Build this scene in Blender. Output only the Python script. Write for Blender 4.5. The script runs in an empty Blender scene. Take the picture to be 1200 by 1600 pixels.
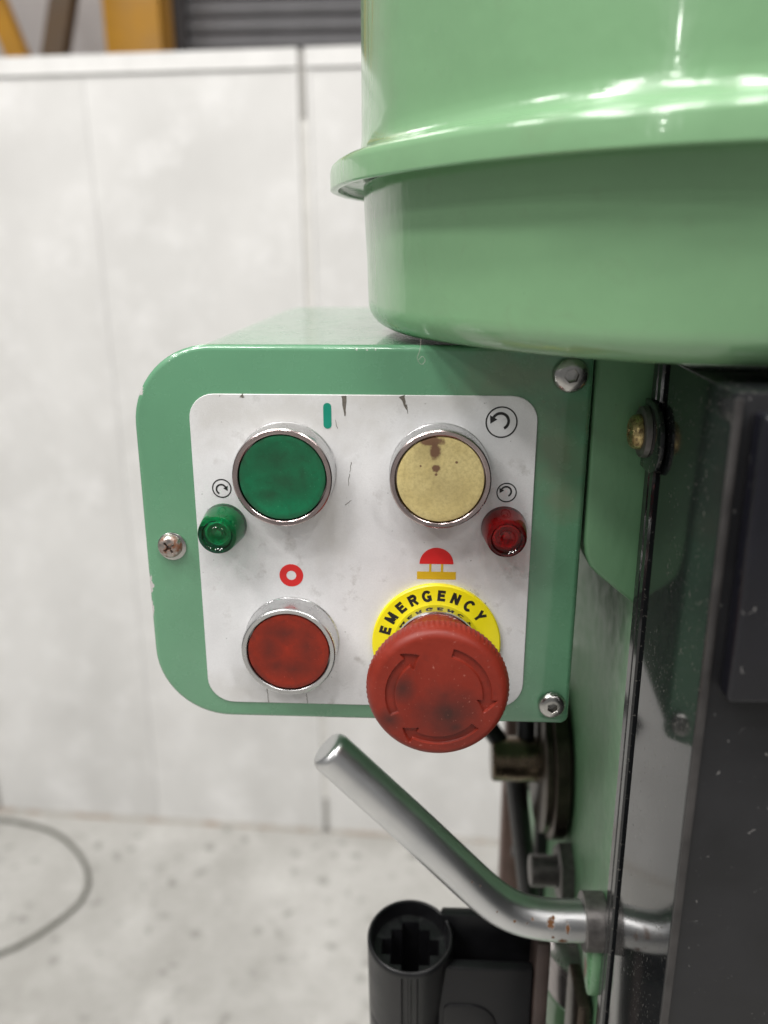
import bpy, bmesh, math, random
from mathutils import Vector, Matrix, noise as mnoise

S = 0.001                 # everything below is measured in millimetres
ZF = 1250.0               # height of the faceplate centre above the floor
rad = math.radians
sc = bpy.context.scene
COL = sc.collection
random.seed(7)

# ------------------------------------------------------------------ camera
cd = bpy.data.cameras.new('camera')
cam = bpy.data.objects.new('camera', cd); COL.objects.link(cam)
yaw, pitch, roll = 0.0482, 0.30244, -0.00727
fwd = Vector((-math.sin(yaw)*math.cos(pitch), math.cos(yaw)*math.cos(pitch), -math.sin(pitch)))
rt = Vector((math.cos(yaw), math.sin(yaw), 0)); up = rt.cross(fwd)
r2 = rt*math.cos(roll)+up*math.sin(roll); u2 = -rt*math.sin(roll)+up*math.cos(roll)
M = Matrix((r2, u2, -fwd)).transposed().to_4x4()
M.translation = Vector((18.28*S, -242.1*S, (90.82+ZF)*S))
cam.matrix_world = M
cd.sensor_fit = 'VERTICAL'; cd.sensor_height = 36; cd.sensor_width = 27
cd.lens = 1297.6/1600*36
cd.clip_start = 0.01; cd.clip_end = 60
cd.dof.use_dof = True; cd.dof.focus_distance = 0.250; cd.dof.aperture_fstop = 8.0; cd.dof.aperture_blades = 0
sc.camera = cam

# ------------------------------------------------------------------ light
w = bpy.data.worlds.new("World"); sc.world = w; w.use_nodes = True
bg = w.node_tree.nodes['Background']
bg.inputs[0].default_value = (1.0, 0.995, 0.985, 1); bg.inputs[1].default_value = 0.22
def area(name, loc, target, sx, sy, power, col=(1, 0.975, 0.95)):
    l = bpy.data.lights.new(name, 'AREA'); l.shape = 'RECTANGLE'; l.size = sx; l.size_y = sy
    l.energy = power; l.color = col
    o = bpy.data.objects.new(name, l); COL.objects.link(o); o.location = loc
    d = Vector(target)-Vector(loc); o.rotation_euler = d.to_track_quat('-Z', 'Y').to_euler()
    return o
for i_, (x, y, e) in enumerate(((-3.1, -2.3, 30), (-1.6, -2.0, 32), (-3.0, 0.1, 24), (-1.5, -0.1, 30), (-2.2, -1.1, 34), (-0.9, -1.2, 26))):
    area('ceiling_lamp', (x, y, 4.4), (x*.3, y*.2, 1.0), 0.62, 0.34, e)
area('ceiling_lamp', (-0.7, 0.2, 4.6), (-0.5, 1.2, 0.8), 2.4, 1.2, 14)
for x, y, z, e in [(1.5, -2.2, 4.6, 22), (2.6, -3.6, 4.9, 22), (0.9, -4.4, 4.9, 20), (3.2, -1.2, 4.4, 20), (2.2, -2.6, 3.6, 9), (-3.2, -4.2, 4.9, 24)]:
    area('high_bay_lamp', (x, y, z), (x*0.5, y*0.5, 1.0), 0.30, 0.22, e)
for d in (7.0, 9.4, 12.6):                      # a row of lamps running away behind the camera
    area('high_bay_lamp', (-.59*d, -.81*d, 4.5), (-.3*d, -.4*d, 1.0), 0.20, 0.14, 9)
for x, y, e in ((0.12, -0.85, 26), (0.85, -0.95, 16), (-0.25, -1.9, 14)):
    area('high_bay_lamp', (x, y, 4.4), (x*.6, y*.3, 1.0), 0.34, 0.26, e)
area('high_bay_lamp', (-2.0, 4.2, 4.8), (-1.2, 4.6, 2.4), 1.2, 0.6, 38)
sc.view_settings.view_transform = 'Standard'; sc.view_settings.look = 'None'
sc.view_settings.exposure = 0.0; sc.view_settings.gamma = 1.0
sc.cycles.max_bounces = 10; sc.cycles.use_denoising = True

# ------------------------------------------------------------------ materials
class NT:
    def __init__(s, name):
        s.m = bpy.data.materials.new(name); s.m.use_nodes = True
        s.t = s.m.node_tree; s.n = s.t.nodes; s.b = s.n['Principled BSDF']
        s.tc = s.n.new('ShaderNodeTexCoord'); s.co = s.tc.outputs['Object']
    def L(s, a, b): s.t.links.new(a, b)
    def val(s, x, sock):
        if hasattr(x, 'is_linked') or hasattr(x, 'links'): s.L(x, sock)
        else: sock.default_value = x
    def noise(s, scale, detail=3, rough=.55, vec=None, dist=0):
        n = s.n.new('ShaderNodeTexNoise'); n.inputs['Scale'].default_value = scale
        n.inputs['Detail'].default_value = detail; n.inputs['Roughness'].default_value = rough
        n.inputs['Distortion'].default_value = dist
        s.L(vec or s.co, n.inputs['Vector']); return n.outputs[0]
    def scaled(s, v):
        m = s.n.new('ShaderNodeMapping'); m.inputs['Scale'].default_value = v; s.L(s.co, m.inputs['Vector']); return m.outputs[0]
    def ramp(s, f, a, b, lo=0., hi=1.):
        m = s.n.new('ShaderNodeMapRange'); m.inputs[1].default_value = a; m.inputs[2].default_value = b
        m.inputs[3].default_value = lo; m.inputs[4].default_value = hi; s.L(f, m.inputs[0]); return m.outputs[0]
    def math(s, op, a, b=0.0):
        m = s.n.new('ShaderNodeMath'); m.operation = op; s.val(a, m.inputs[0]); s.val(b, m.inputs[1]); return m.outputs[0]
    def mix(s, f, a, b):
        m = s.n.new('ShaderNodeMix'); m.data_type = 'RGBA'; s.val(f, m.inputs[0])
        for x, i in ((a, 6), (b, 7)):
            if isinstance(x, tuple): m.inputs[i].default_value = (*x, 1)
            else: s.L(x, m.inputs[i])
        return m.outputs[2]
    def spots(s, pts, wob=1.0, scale=600, soft=0.35):
        """soft blotches at given object-space points (mm): (x, y, z, radius); pts with None skip an axis"""
        nz = s.noise(scale, 3, .6)
        nz = s.ramp(nz, 0.25, 0.75, -wob, wob)
        out = None
        for p in pts:
            sep = s.n.new('ShaderNodeSeparateXYZ'); s.L(s.co, sep.inputs[0])
            acc = None
            sx = p[4] if len(p) > 4 else (1, 1, 1)
            for i in range(3):
                if p[i] is None: continue
                d = s.math('MULTIPLY', s.math('SUBTRACT', sep.outputs[i], p[i]*S), sx[i]/(p[3]*S))
                d = s.math('MULTIPLY', d, d); acc = d if acc is None else s.math('ADD', acc, d)
            r = s.math('ADD', s.math('SQRT', acc), nz)
            f = s.ramp(r, 1+soft, 1-soft)
            out = f if out is None else s.math('MAXIMUM', out, f)
        return out
    def bump(s, h, strength=.2, dist=.001):
        b = s.n.new('ShaderNodeBump'); b.inputs['Strength'].default_value = strength; b.inputs['Distance'].default_value = dist
        s.L(h, b.inputs['Height']); s.L(b.outputs[0], s.b.inputs['Normal'])
    def fin(s, col, rough=.5, metal=0., **k):
        if isinstance(col, tuple): s.b.inputs['Base Color'].default_value = (*col, 1)
        else: s.L(col, s.b.inputs['Base Color'])
        s.val(rough, s.b.inputs['Roughness']); s.val(metal, s.b.inputs['Metallic'])
        for kk, v in k.items(): s.b.inputs[kk.replace('_', ' ')].default_value = v
        return s.m

def plain(name, col, rough=.5, metal=0., var=.12, scale=200, **k):
    t = NT(name); n = t.noise(scale, 4)
    c = t.mix(t.ramp(n, .3, .7), tuple(x*(1-var) for x in col), tuple(min(1, x*(1+var)) for x in col))
    t.fin(c, t.ramp(n, .3, .7, rough*.85, min(1, rough*1.15)), metal, **k)
    return t.m

def green_paint(name, col, chips=None, grime=.12, rough=.2, grime_pts=None, coat=.4, peel=.2, chipcol=(.50, .47, .46)):
    t = NT(name)
    n1 = t.noise(18, 4); n2 = t.noise(140, 4, .6)
    c = t.mix(t.ramp(n1, .3, .7), tuple(x*.93 for x in col), tuple(x*1.06 for x in col))
    g = t.ramp(t.noise(55, 6, .7, dist=1.5), .55, .8, 0, grime)
    c = t.mix(g, c, (.16, .15, .10))
    sp = t.ramp(t.noise(900, 1), .76, .8, 0, .5)            # tiny specks
    sp = t.math('MULTIPLY', sp, t.ramp(t.noise(40, 2), .5, .65))
    c = t.mix(sp, c, (.05, .06, .04))
    du = t.math('MULTIPLY', t.ramp(t.noise(1400, 2), .70, .74, 0, .4), t.ramp(t.noise(28, 3), .45, .65)); c = t.mix(du, c, (.42, .45, .38))
    if grime_pts:
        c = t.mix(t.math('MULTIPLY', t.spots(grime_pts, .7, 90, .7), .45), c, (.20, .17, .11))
    if chips:
        c = t.mix(t.spots(chips, .5, 900, .08), c, chipcol)
    r = t.ramp(n2, .3, .7, rough*.8, rough*1.3)
    v = t.scaled((1, 1, .35))
    t.bump(t.math('ADD', t.noise(330, 2, .5, vec=v), t.math('MULTIPLY', t.noise(95, 2, .5), 1.6)), peel, .0006)
    t.fin(c, r, 0., Coat_Weight=coat, Coat_Roughness=.05, Coat_IOR=1.6)
    return t.m

G = (.150, .345, .195)
m_green = green_paint('green_gloss_paint', (.200, .375, .198), grime=.18, rough=.2)
m_headgreen = green_paint('green_casting_paint', (.135, .285, .150), grime=.25, rough=.40, coat=.0)
m_ribgreen = green_paint('chipped_green_paint', (.150, .315, .165), grime=.2, rough=.3, coat=.1, chips=[(None, 0, -3, 1.7, (1, .8, .45)), (None, 1.5, -8, 1.6, (1, 1, .8))], chipcol=(.17, .075, .035))
m_boxgreen = green_paint('green_box_paint', (.112, .285, .160), grime=.03, rough=.24, coat=.8, peel=.08,
                         chips=[(-68.6, None, -9.5, 2.0, (1.3, 1, .75)), (-68.4, None, -18, 1.0, (1.6, 1, .4)), (-65.8, None, 52.5, 1.2, (1, 1, .8)), (-68.9, None, 22, .7, (1, 1, .6)),
                                (-1, None, 64.3, .3), (2, None, 64.1, .25), (4.5, None, 64.2, .25)],
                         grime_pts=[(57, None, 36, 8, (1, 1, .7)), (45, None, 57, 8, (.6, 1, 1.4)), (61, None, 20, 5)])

t = NT('white_label_plate')
n1 = t.noise(30, 5, .65, dist=1.0); n2 = t.noise(2500, 2); n3 = t.noise(120, 5, .7)
c = t.mix(t.ramp(n1, .35, .7), (.70, .70, .705), (.785, .785, .79))
c = t.mix(t.ramp(n2, .35, .65, 0, .25), c, (.60, .595, .60))
c = t.mix(t.math('MULTIPLY', t.ramp(n3, .56, .75), t.ramp(n1, .40, .60, 0, .7)), c, (.30, .28, .25))
sp = t.math('MULTIPLY', t.ramp(t.noise(620, 2), .73, .76, 0, .8), t.ramp(t.noise(50, 2), .48, .6))
c = t.mix(sp, c, (.10, .09, .08))
gr = t.spots([(-23, None, 45, 16, (.6, 1, 2)), (8, None, 50, 14, (.5, 1, 3)), (-44, None, 47, 7), (-42, None, -47, 7, (.5, 1, 1.2)), (24, None, 3, 7), (43, None, -1, 8),
              (-10, None, 12, 5, (1, 1, .5))], .8, 120, .8)
c = t.mix(t.math('MULTIPLY', gr, .45), c, (.46, .44, .40))
t.bump(n2, .12, .0003)
m_plate = t.fin(c, .42)

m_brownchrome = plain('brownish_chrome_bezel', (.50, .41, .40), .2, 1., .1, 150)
m_chrome = plain('chrome_bezel', (.60, .60, .60), .28, 1., .1, 150)
m_polish = plain('polished_collar', (.66, .66, .66), .07, 1., .05, 100)
m_satin = plain('satin_metal', (.60, .60, .61), .34, 1., .12, 300)
def cap_mat(name, col, dirty, f, ring=False, spots=None):
    t = NT(name); n = t.noise(120, 5, .65, dist=.8)
    c = t.mix(t.ramp(n, .35, .7), tuple(x*.82 for x in col), tuple(x*1.12 for x in col))
    if spots: c = t.mix(t.math('MULTIPLY', t.spots(spots[0], .38, 150, .95), f), c, dirty)
    sep = t.n.new('ShaderNodeSeparateXYZ'); t.L(t.co, sep.inputs[0])
    rr = t.math('SQRT', t.math('ADD', t.math('MULTIPLY', sep.outputs[0], sep.outputs[0]), t.math('MULTIPLY', sep.outputs[2], sep.outputs[2])))
    rim = t.math('MULTIPLY', t.ramp(rr, .0108, .0129), t.ramp(t.noise(260, 4, .65), .35, .7, .1, .8))
    c = t.mix(rim, c, dirty)
    fine = t.ramp(t.noise(420, 5, .75, dist=1.2), .52, .72, 0, .35); c = t.mix(fine, c, dirty)
    sp = t.ramp(t.noise(1500, 2), .70, .75, 0, .45)
    c = t.mix(sp, c, tuple(min(1, x*1.5+.06) for x in col))
    t.bump(t.noise(900, 3), .08, .0003)
    return t.fin(c, t.ramp(n, .3, .7, .38, .5), Specular_IOR_Level=.32)
m_capgreen = cap_mat('green_button_plastic', (.006, .150, .062), (.016, .034, .018), .6,
                     spots=([(-.5, None, 5.5, 7, (.55, 1, 1.6)), (-3.6, None, -5.2, 2.6, (.7, 1, 1.2)), (1, None, -1, 4, (.6, 1, 1)), (6, None, 1, 3, (1.4, 1, .6))],))
m_capred = cap_mat('red_button_plastic', (.27, .022, .008), (.050, .016, .012), .62,
                   spots=([(-6.0, None, 1, 3.2, (1.2, 1, .55)), (-1, None, 6.2, 3.4, (.5, 1, 1.4)), (5.8, None, 2, 3, (1, 1, .6)), (1, None, -6, 3.4, (.5, 1, 1.2)), (-4, None, -5, 2.5)],))
t = NT('cream_button_plastic'); n = t.noise(90, 4); n2 = t.noise(900, 4, .7)
c = t.mix(t.ramp(n, .35, .7), (.60, .485, .20), (.68, .575, .27))
c = t.mix(t.ramp(n2, .42, .7, 0, .6), c, (.36, .28, .11))
c = t.mix(t.math('MULTIPLY', t.spots([(2, None, -4, 6.5, (.8, 1, 1)), (-4, None, 9, 4)], .8, 150, .8), .32), c, (.24, .19, .09))
c = t.mix(t.math('MULTIPLY', t.spots([(-2.4, None, 11.4, 1.7, (.55, 1, 1.3)), (-1.6, None, 8.6, 1.6, (1, 1, .65)), (-1.3, None, 3.4, 1.15), (-5.8, None, 4.1, .32), (-1.3, None, 1.5, .4), (4.6, None, 5.2, .42), (-4, None, 11.3, 1.1, (.6, 1, 1.3))], .28, 700, .2), .9), c, (.125, .048, .030))
m_capcream = t.fin(c, .5)

t = NT('red_mushroom_plastic'); n = t.noise(70, 5, .65, dist=.6)
c = t.mix(t.ramp(n, .35, .7), (.185, .019, .010), (.235, .027, .015))
c = t.mix(t.math('MULTIPLY', t.spots([(3, None, -5.5, 4.6, (.8, 1, .8)), (-10, None, 2.5, 2.6), (-13.5, None, -8, 2.2), (5, None, -9.5, 2.6)], .35, 170, .95), .9), c, (.040, .018, .015))
c = t.mix(t.ramp(t.noise(300, 5, .75, dist=1.2), .52, .72, 0, .3), c, (.09, .02, .014))
c = t.mix(t.ramp(t.noise(1100, 2), .69, .74, 0, .45), c, (.48, .19, .15))
t.bump(t.noise(700, 3), .10, .0003)
m_mush = t.fin(c, t.ramp(n, .3, .7, .34, .46), Specular_IOR_Level=.26)

m_yellow = plain('yellow_legend_plastic', (.90, .78, .010), .3, 0, .04, 100)
m_black_print = plain('black_print', (.012, .012, .012), .5)
m_green_print = plain('green_print', (.0, .235, .155), .5, 0, .05)
m_red_print = plain('red_print', (.68, .018, .018), .5, 0, .05)
m_ochre_print = plain('ochre_print', (.66, .42, .012), .5, 0, .05)
m_scratch = plain('dark_scratch', (.13, .115, .095), .7, 0, .4, 1500)
m_lettergrey = plain('worn_black_print', (.014, .014, .012), .45)

def lens_mat(name, col):
    t = NT(name)
    return t.fin(col, .06, 0., Transmission_Weight=1.0, IOR=1.42)
m_lensgreen = lens_mat('green_lens', (.002, .28, .15))
m_lensred = lens_mat('red_lens', (.40, .004, .012))
m_coregreen = plain('green_lens_core', (.008, .50, .24), .2, 0, .1)
m_corered = plain('red_lens_core', (.58, .008, .012), .2, 0, .1)

m_steel = plain('stainless_screw', (.50, .49, .47), .24, 1., .12, 400)
t = NT('rusty_screw'); n = t.noise(420, 4, .7)
c = t.mix(t.ramp(n, .42, .6), (.46, .42, .39), (.20, .085, .045))
m_rustscrew = t.fin(c, t.ramp(n, .4, .6, .28, .7), t.ramp(n, .42, .6, 1, .3))
t = NT('brass_plated_screw'); n = t.noise(600, 4, .7)
c = t.mix(t.ramp(n, .42, .65), (.56, .44, .21), (.16, .11, .055))
m_brass = t.fin(c, t.ramp(n, .4, .65, .25, .6), .9)
t = NT('polished_steel_rod'); n = t.noise(60, 4); v = t.scaled((3, 1, 3)); n2 = t.noise(700, 3, .6, vec=v)
c = t.mix(t.ramp(n, .3, .7), (.60, .61, .62), (.70, .70, .70))
rs = t.spots([(24.5, None, -29.5, .9, (.8, 1, .6)), (29, None, -36.5, 1.2, (.8, 1, 1)), (25.5, None, -34.5, .55), (11.5, None, -28, .5), (18, None, -28, .5), (16, None, -29, .3), (25.5, None, -28, .5), (5, None, -24, .3), (-4, None, -12, .3), (-1, None, -14, .3), (30.5, None, -31, .8, (1.2, 1, .5)), (50, None, -33, .6)], .6, 1100, .3)
c = t.mix(rs, c, (.17, .070, .022))
m_rod = t.fin(c, t.math('ADD', t.ramp(n2, .3, .7, .31, .38), t.math('MULTIPLY', rs, .4)), t.ramp(rs, 0, 1, 1, .1))
m_darksteel = plain('oily_dark_steel', (.075, .060, .048), .32, .85, .4, 120)
m_boss = plain('bronze_dark_steel', (.15, .115, .080), .26, .95, .35, 150)
m_zincgrey = plain('dull_grey_steel', (.17, .16, .155), .45, .8, .25, 300)
m_brownbar = plain('brown_oiled_bar', (.13, .082, .068), .5, .2, .3, 60)
m_brownedge = plain('brown_black_edge', (.050, .034, .030), .45, .1, .3, 60)
m_blackrod = plain('blackened_rod', (.012, .012, .013), .35, .3, .3, 100)
m_steelquill = plain('ground_steel_quill', (.36, .33, .33), .25, .9, .15, 100)

t = NT('black_gloss_cover'); n = t.noise(900, 2)
sp = t.math('MULTIPLY', t.ramp(n, .64, .68), t.ramp(t.noise(45, 2), .38, .55))
c = t.mix(sp, (.011, .012, .013), (.10, .095, .085))
t.bump(t.noise(250, 2), .03, .0004)
m_blackgloss = t.fin(c, t.math('ADD', t.math('MULTIPLY', sp, .4), .09), 0., Coat_Weight=.25, Coat_Roughness=.12, Coat_IOR=1.6, IOR=1.45, Specular_IOR_Level=.3)
def dusty(name, col, rough):
    t = NT(name); n = t.noise(45, 5, .65); sp = t.ramp(t.noise(430, 3, .6, dist=1.), .69, .74, 0, .7)
    c = t.mix(t.ramp(n, .35, .75), tuple(x*.8 for x in col), tuple(x*1.3 for x in col))
    c = t.mix(sp, c, (.30, .29, .28)); return t.fin(c, t.ramp(n, .3, .7, rough*.9, rough*1.15), Specular_IOR_Level=.42)
m_blackmatt = dusty('black_dusty_cover', (.012, .012, .0135), .36)
m_blackpanel = dusty('blue_black_panel', (.006, .006, .010), .32)
m_trim = plain('worn_edge_trim', (.05, .047, .046), .4, .4, .5, 60)
m_blackplastic = plain('black_moulded_plastic', (.006, .006, .007), .38, 0, .25, 90, Specular_IOR_Level=.4)
m_fibre = plain('pale_fibre', (.6, .55, .5), .7)

t = NT('painted_partition'); n1 = t.noise(2.2, 5, .6, dist=.5); n2 = t.noise(11, 5, .65); n3 = t.noise(30, 4)
c = t.mix(t.ramp(n1, .35, .65), (.57, .565, .55), (.66, .655, .64))
c = t.mix(t.ramp(n2, .5, .72, 0, .75), c, (.73, .725, .715))
sepz = t.n.new('ShaderNodeSeparateXYZ'); t.L(t.tc.outputs['Object'], sepz.inputs[0])
m_wall = t.fin(c, .55)
m_wallrail = plain('partition_rail_paint', (.69, .685, .67), .5, 0, .06, 20)
m_walljoint = plain('partition_joint', (.60, .59, .56), .6, 0, .1, 20)
m_jointdark = plain('dark_joint_clip', (.32, .31, .29), .7)  # dark grey clips at the top and bottom of the panel joints
m_ruststrip = NT('stained_skirting'); t = m_ruststrip
n = t.noise(14, 5, .7); c = t.mix(t.ramp(n, .48, .72, 0, .8), (.50, .48, .44), (.34, .21, .13)); m_ruststrip = t.fin(c, .6)

t = NT('concrete_floor'); n1 = t.noise(1.6, 6, .65, dist=.4); n2 = t.noise(9, 5, .65); n3 = t.noise(60, 4, .7)
c = t.mix(t.ramp(n1, .35, .68), (.345, .338, .315), (.53, .523, .50))
c = t.mix(t.ramp(n2, .5, .75, 0, .6), c, (.58, .575, .55))
vo = t.n.new('ShaderNodeTexVoronoi'); vo.inputs['Scale'].default_value = 19; vo.inputs['Randomness'].default_value = 1
mm = t.n.new('ShaderNodeVectorMath'); mm.operation = 'ADD'; nz = t.n.new('ShaderNodeTexNoise'); nz.inputs['Scale'].default_value = 20
t.L(t.co, nz.inputs['Vector']); sc2 = t.n.new('ShaderNodeVectorMath'); sc2.operation = 'SCALE'; sc2.inputs['Scale'].default_value = .06
t.L(nz.outputs['Color'], sc2.inputs[0]); t.L(t.co, mm.inputs[0]); t.L(sc2.outputs[0], mm.inputs[1]); t.L(mm.outputs[0], vo.inputs['Vector'])
sp = t.math('MULTIPLY', t.ramp(vo.outputs['Distance'], .30, .10), t.ramp(t.noise(4.5, 3), .30, .55, 0, .62))
c = t.mix(sp, c, (.13, .125, .11))
c = t.mix(t.ramp(n3, .5, .75, 0, .5), c, (.27, .26, .235))
c = t.mix(t.ramp(t.noise(26, 4, .7), .58, .72, 0, .45), c, (.25, .24, .215))
t.bump(n3, .15, .002)
m_floor = t.fin(c, t.ramp(n2, .3, .7, .5, .72))
m_cable = plain('grey_rubber_cable', (.115, .115, .095), .55)
m_yellowpaint = plain('yellow_steel_paint', (.47, .22, .002), .5, 0, .15, 6)
m_brownbrace = plain('brown_steel_paint', (.11, .065, .030), .55, 0, .15, 8)
m_pinkwall = plain('far_plaster', (.52, .49, .48), .8, 0, .1, 2)
m_shutter = plain('grey_shutter_steel', (.19, .188, .195), .42, .3, .12, 5)
m_darkguide = plain('dark_shutter_guide', (.045, .040, .042), .5, 0, .2, 5)

# ------------------------------------------------------------------ mesh helpers (all take mm, z measured from the faceplate centre)
ORG = {}
def finish(name, verts, faces, mat, parent=None, origin=None, smooth=35, label=None, mats=None, fm=None, z0=ZF):
    """one mesh object; origin at its own centre, parented with a plain offset"""
    V = [Vector((v[0], v[1], v[2]+z0)) for v in verts]
    if origin is None:
        origin = Vector([(min(v[i] for v in V)+max(v[i] for v in V))/2 for i in range(3)])
    else:
        origin = Vector((origin[0], origin[1], origin[2]+z0))
    me = bpy.data.meshes.new(name)
    me.from_pydata([((v-origin)*S) for v in V], [], faces)
    for m in (mats or [mat]): me.materials.append(m)
    bm = bmesh.new(); bm.from_mesh(me)
    bmesh.ops.recalc_face_normals(bm, faces=bm.faces)
    bm.to_mesh(me); bm.free()
    if fm:
        for p, k in zip(me.polygons, fm): p.material_index = k
    if smooth is not None:
        for p in me.polygons: p.use_smooth = True
        me.set_sharp_from_angle(angle=rad(smooth))
    o = bpy.data.objects.new(name, me); COL.objects.link(o)
    place(o, origin, parent)
    if label: o['label'] = label
    return o
def place(o, origin, parent):
    ORG[o.name] = Vector(origin)
    if parent: o.parent = parent; o.location = (Vector(origin)-ORG[parent.name])*S
    else: o.location = Vector(origin)*S
def empty(name, origin, parent=None):
    o = bpy.data.objects.new(name, None); COL.objects.link(o); o.empty_display_size = .05
    place(o, origin, parent); return o
def tag(o, label, cat=None, group=None, kind=None):
    o['label'] = label
    if cat: o['category'] = cat
    if group: o['group'] = group
    if kind: o['kind'] = kind
    return o
class MB:
    """collects shapes in mm, links them as one mesh"""
    def __init__(s): s.v = []; s.f = []; s.k = []; s.cur = 0
    def add(s, v, f):
        b = len(s.v); s.v += [tuple(x) for x in v]; s.f += [[i+b for i in q] for q in f]; s.k += [s.cur]*len(f); return s
    def rings(s, rings, cap0=True, cap1=True, close=False):
        n = len(rings[0]); v = [p for r in rings for p in r]; f = []
        R = len(rings)
        for i in range(R if close else R-1):
            a, b = i*n, ((i+1) % R)*n
            for j in range(n):
                f.append([a+j, a+(j+1) % n, b+(j+1) % n, b+j])
        if not close:
            if cap0: f.append(list(range(n))[::-1])
            if cap1: f.append([(R-1)*n+j for j in range(n)])
        return s.add(v, f)
    def lathe(s, prof, c=(0, 0, 0), axis='y', n=64, cap0=True, cap1=True, rf=None):
        """prof: (radius, along); axis y points AWAY from the camera; rf(k, ang)->radius multiplier"""
        R = []
        for k, (r, h) in enumerate(prof):
            ring = []
            for j in range(n):
                a = 2*math.pi*j/n; q = r*(rf(k, a) if rf else 1)
                x, y = q*math.cos(a), q*math.sin(a)
                ring.append({'y': (c[0]+x, c[1]+h, c[2]+y), 'x': (c[0]+h, c[1]+x, c[2]+y), 'z': (c[0]+x, c[1]+y, c[2]+h)}[axis])
            R.append(ring)
        return s.rings(R, cap0, cap1)
    def tube(s, pts, r, n=16, caps=True):
        pts = [Vector(p) for p in pts]; R = []; nrm = None
        for i, p in enumerate(pts):
            d = (pts[min(i+1, len(pts)-1)]-pts[max(i-1, 0)]).normalized()
            if nrm is None: nrm = d.orthogonal().normalized()
            nrm = (nrm-d*nrm.dot(d)).normalized(); b = d.cross(nrm)
            q = r[i] if isinstance(r, (list, tuple)) else r
            R.append([tuple(p+nrm*q*math.cos(2*math.pi*j/n)+b*q*math.sin(2*math.pi*j/n)) for j in range(n)])
        return s.rings(R, caps, caps)
    def box(s, x0, x1, y0, y1, z0, z1, bev=0, seg=2):
        bm = bmesh.new(); bmesh.ops.create_cube(bm, size=1)
        for v in bm.verts:
            v.co = Vector((x0+(v.co.x+.5)*(x1-x0), y0+(v.co.y+.5)*(y1-y0), z0+(v.co.z+.5)*(z1-z0)))
        if bev: bmesh.ops.bevel(bm, geom=bm.edges[:], offset=bev, segments=seg, affect='EDGES', profile=.5)
        return s.bm(bm)
    def bm(s, bm):
        bm.verts.ensure_lookup_table(); bm.verts.index_update()
        s.add([v.co[:] for v in bm.verts], [[v.index for v in f.verts] for f in bm.faces]); bm.free(); return s
    def prism(s, pts, y0, y1, bev=0, seg=3, plane='xz', bevback=False):
        """outline in a plane, extruded along the third axis from y0 (front) to y1; front edge rounded"""
        def P(a, b, d): return {'xz': (a, d, b), 'yz': (d, a, b), 'xy': (a, b, d)}[plane]
        bm = bmesh.new()
        f0 = [bm.verts.new(P(a, b, y0)) for a, b in pts]; f1 = [bm.verts.new(P(a, b, y1)) for a, b in pts]
        F = bm.faces.new(f0); B = bm.faces.new(f1[::-1]); n = len(pts)
        for j in range(n): bm.faces.new([f0[j], f1[j], f1[(j+1) % n], f0[(j+1) % n]])
        bmesh.ops.recalc_face_normals(bm, faces=bm.faces)
        if bev:
            e = list(F.edges)+(list(B.edges) if bevback else [])
            bmesh.ops.bevel(bm, geom=e, offset=bev, segments=seg, affect='EDGES', profile=.5)
        return s.bm(bm)
    def build(s, name, mat, parent=None, **k):
        return finish(name, s.v, s.f, mat, parent, fm=s.k if k.get('mats') else None, **k)

def rrect(x0, x1, z0, z1, r, n=10):
    """rounded rectangle; r = (tl, tr, br, bl)"""
    P = []
    for (cx, cz, a0, rr) in ((x1-r[1], z1-r[1], 0, r[1]), (x0+r[0], z1-r[0], 90, r[0]), (x0+r[3], z0+r[3], 180, r[3]), (x1-r[2], z0+r[2], 270, r[2])):
        for k in range(n+1):
            a = rad(a0+90*k/n); P.append((cx+rr*math.cos(a), cz+rr*math.sin(a)))
    return P
def rot2(P, a, c=(0, 0)):
    ca, sa = math.cos(a), math.sin(a)
    return [(c[0]+(x-c[0])*ca-(z-c[1])*sa, c[1]+(x-c[0])*sa+(z-c[1])*ca) for x, z in P]
TILT = -0.0068            # the control box hangs a touch out of level

# ------------------------------------------------------------------ setting: floor, back wall
floor = MB().add([(-6000, -5000, 0), (6000, -5000, 0), (6000, 7000, 0), (-6000, 7000, 0)], [[0, 1, 2, 3]]).build('floor', m_floor, z0=0, smooth=None, origin=(0, 0, 0))
tag(floor, 'pale speckled concrete workshop floor', kind='structure')
fw = MB().box(-5500, 4500, 4700, 4850, 0, 5200).build('far_wall', m_pinkwall, z0=0, smooth=None)
tag(fw, 'pale pinkish far workshop wall glimpsed above the partition', kind='structure')

# roller shutter
sh = empty('roller_shutter', (300, 4300, 0)); tag(sh, 'grey corrugated steel roller shutter high up behind the white partition', 'roller shutter')
slat0 = None; W0, W1, HS = -1140, 1760, 74
for k in range(40):
    z = k*HS
    if slat0 is None:
        prof = []
        for i in range(13):
            u = i/12; prof.append((4300-20*math.sin(math.pi*u)**.8, u*(HS-8)))
        prof += [(4308, HS-8), (4308, HS)]
        v = [(W0, y, zz) for y, zz in prof]+[(W1, y, zz) for y, zz in prof]; n = len(prof)
        slat0 = finish('slat', v, [[i, i+1, n+i+1, n+i] for i in range(n-1)], m_shutter, sh, z0=0, origin=(310, 4300, 0))
    else:
        o = slat0.copy(); COL.objects.link(o); o.parent = sh; o.location = slat0.location+Vector((0, 0, z*S))
MB().box(-1255, -1142, 4230, 4330, 0, 3100, 4).build('guide_rail', m_darkguide, sh, z0=0)
MB().box(1762, 1870, 4230, 4330, 0, 3100, 4).build('guide_rail', m_darkguide, sh, z0=0)

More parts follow.
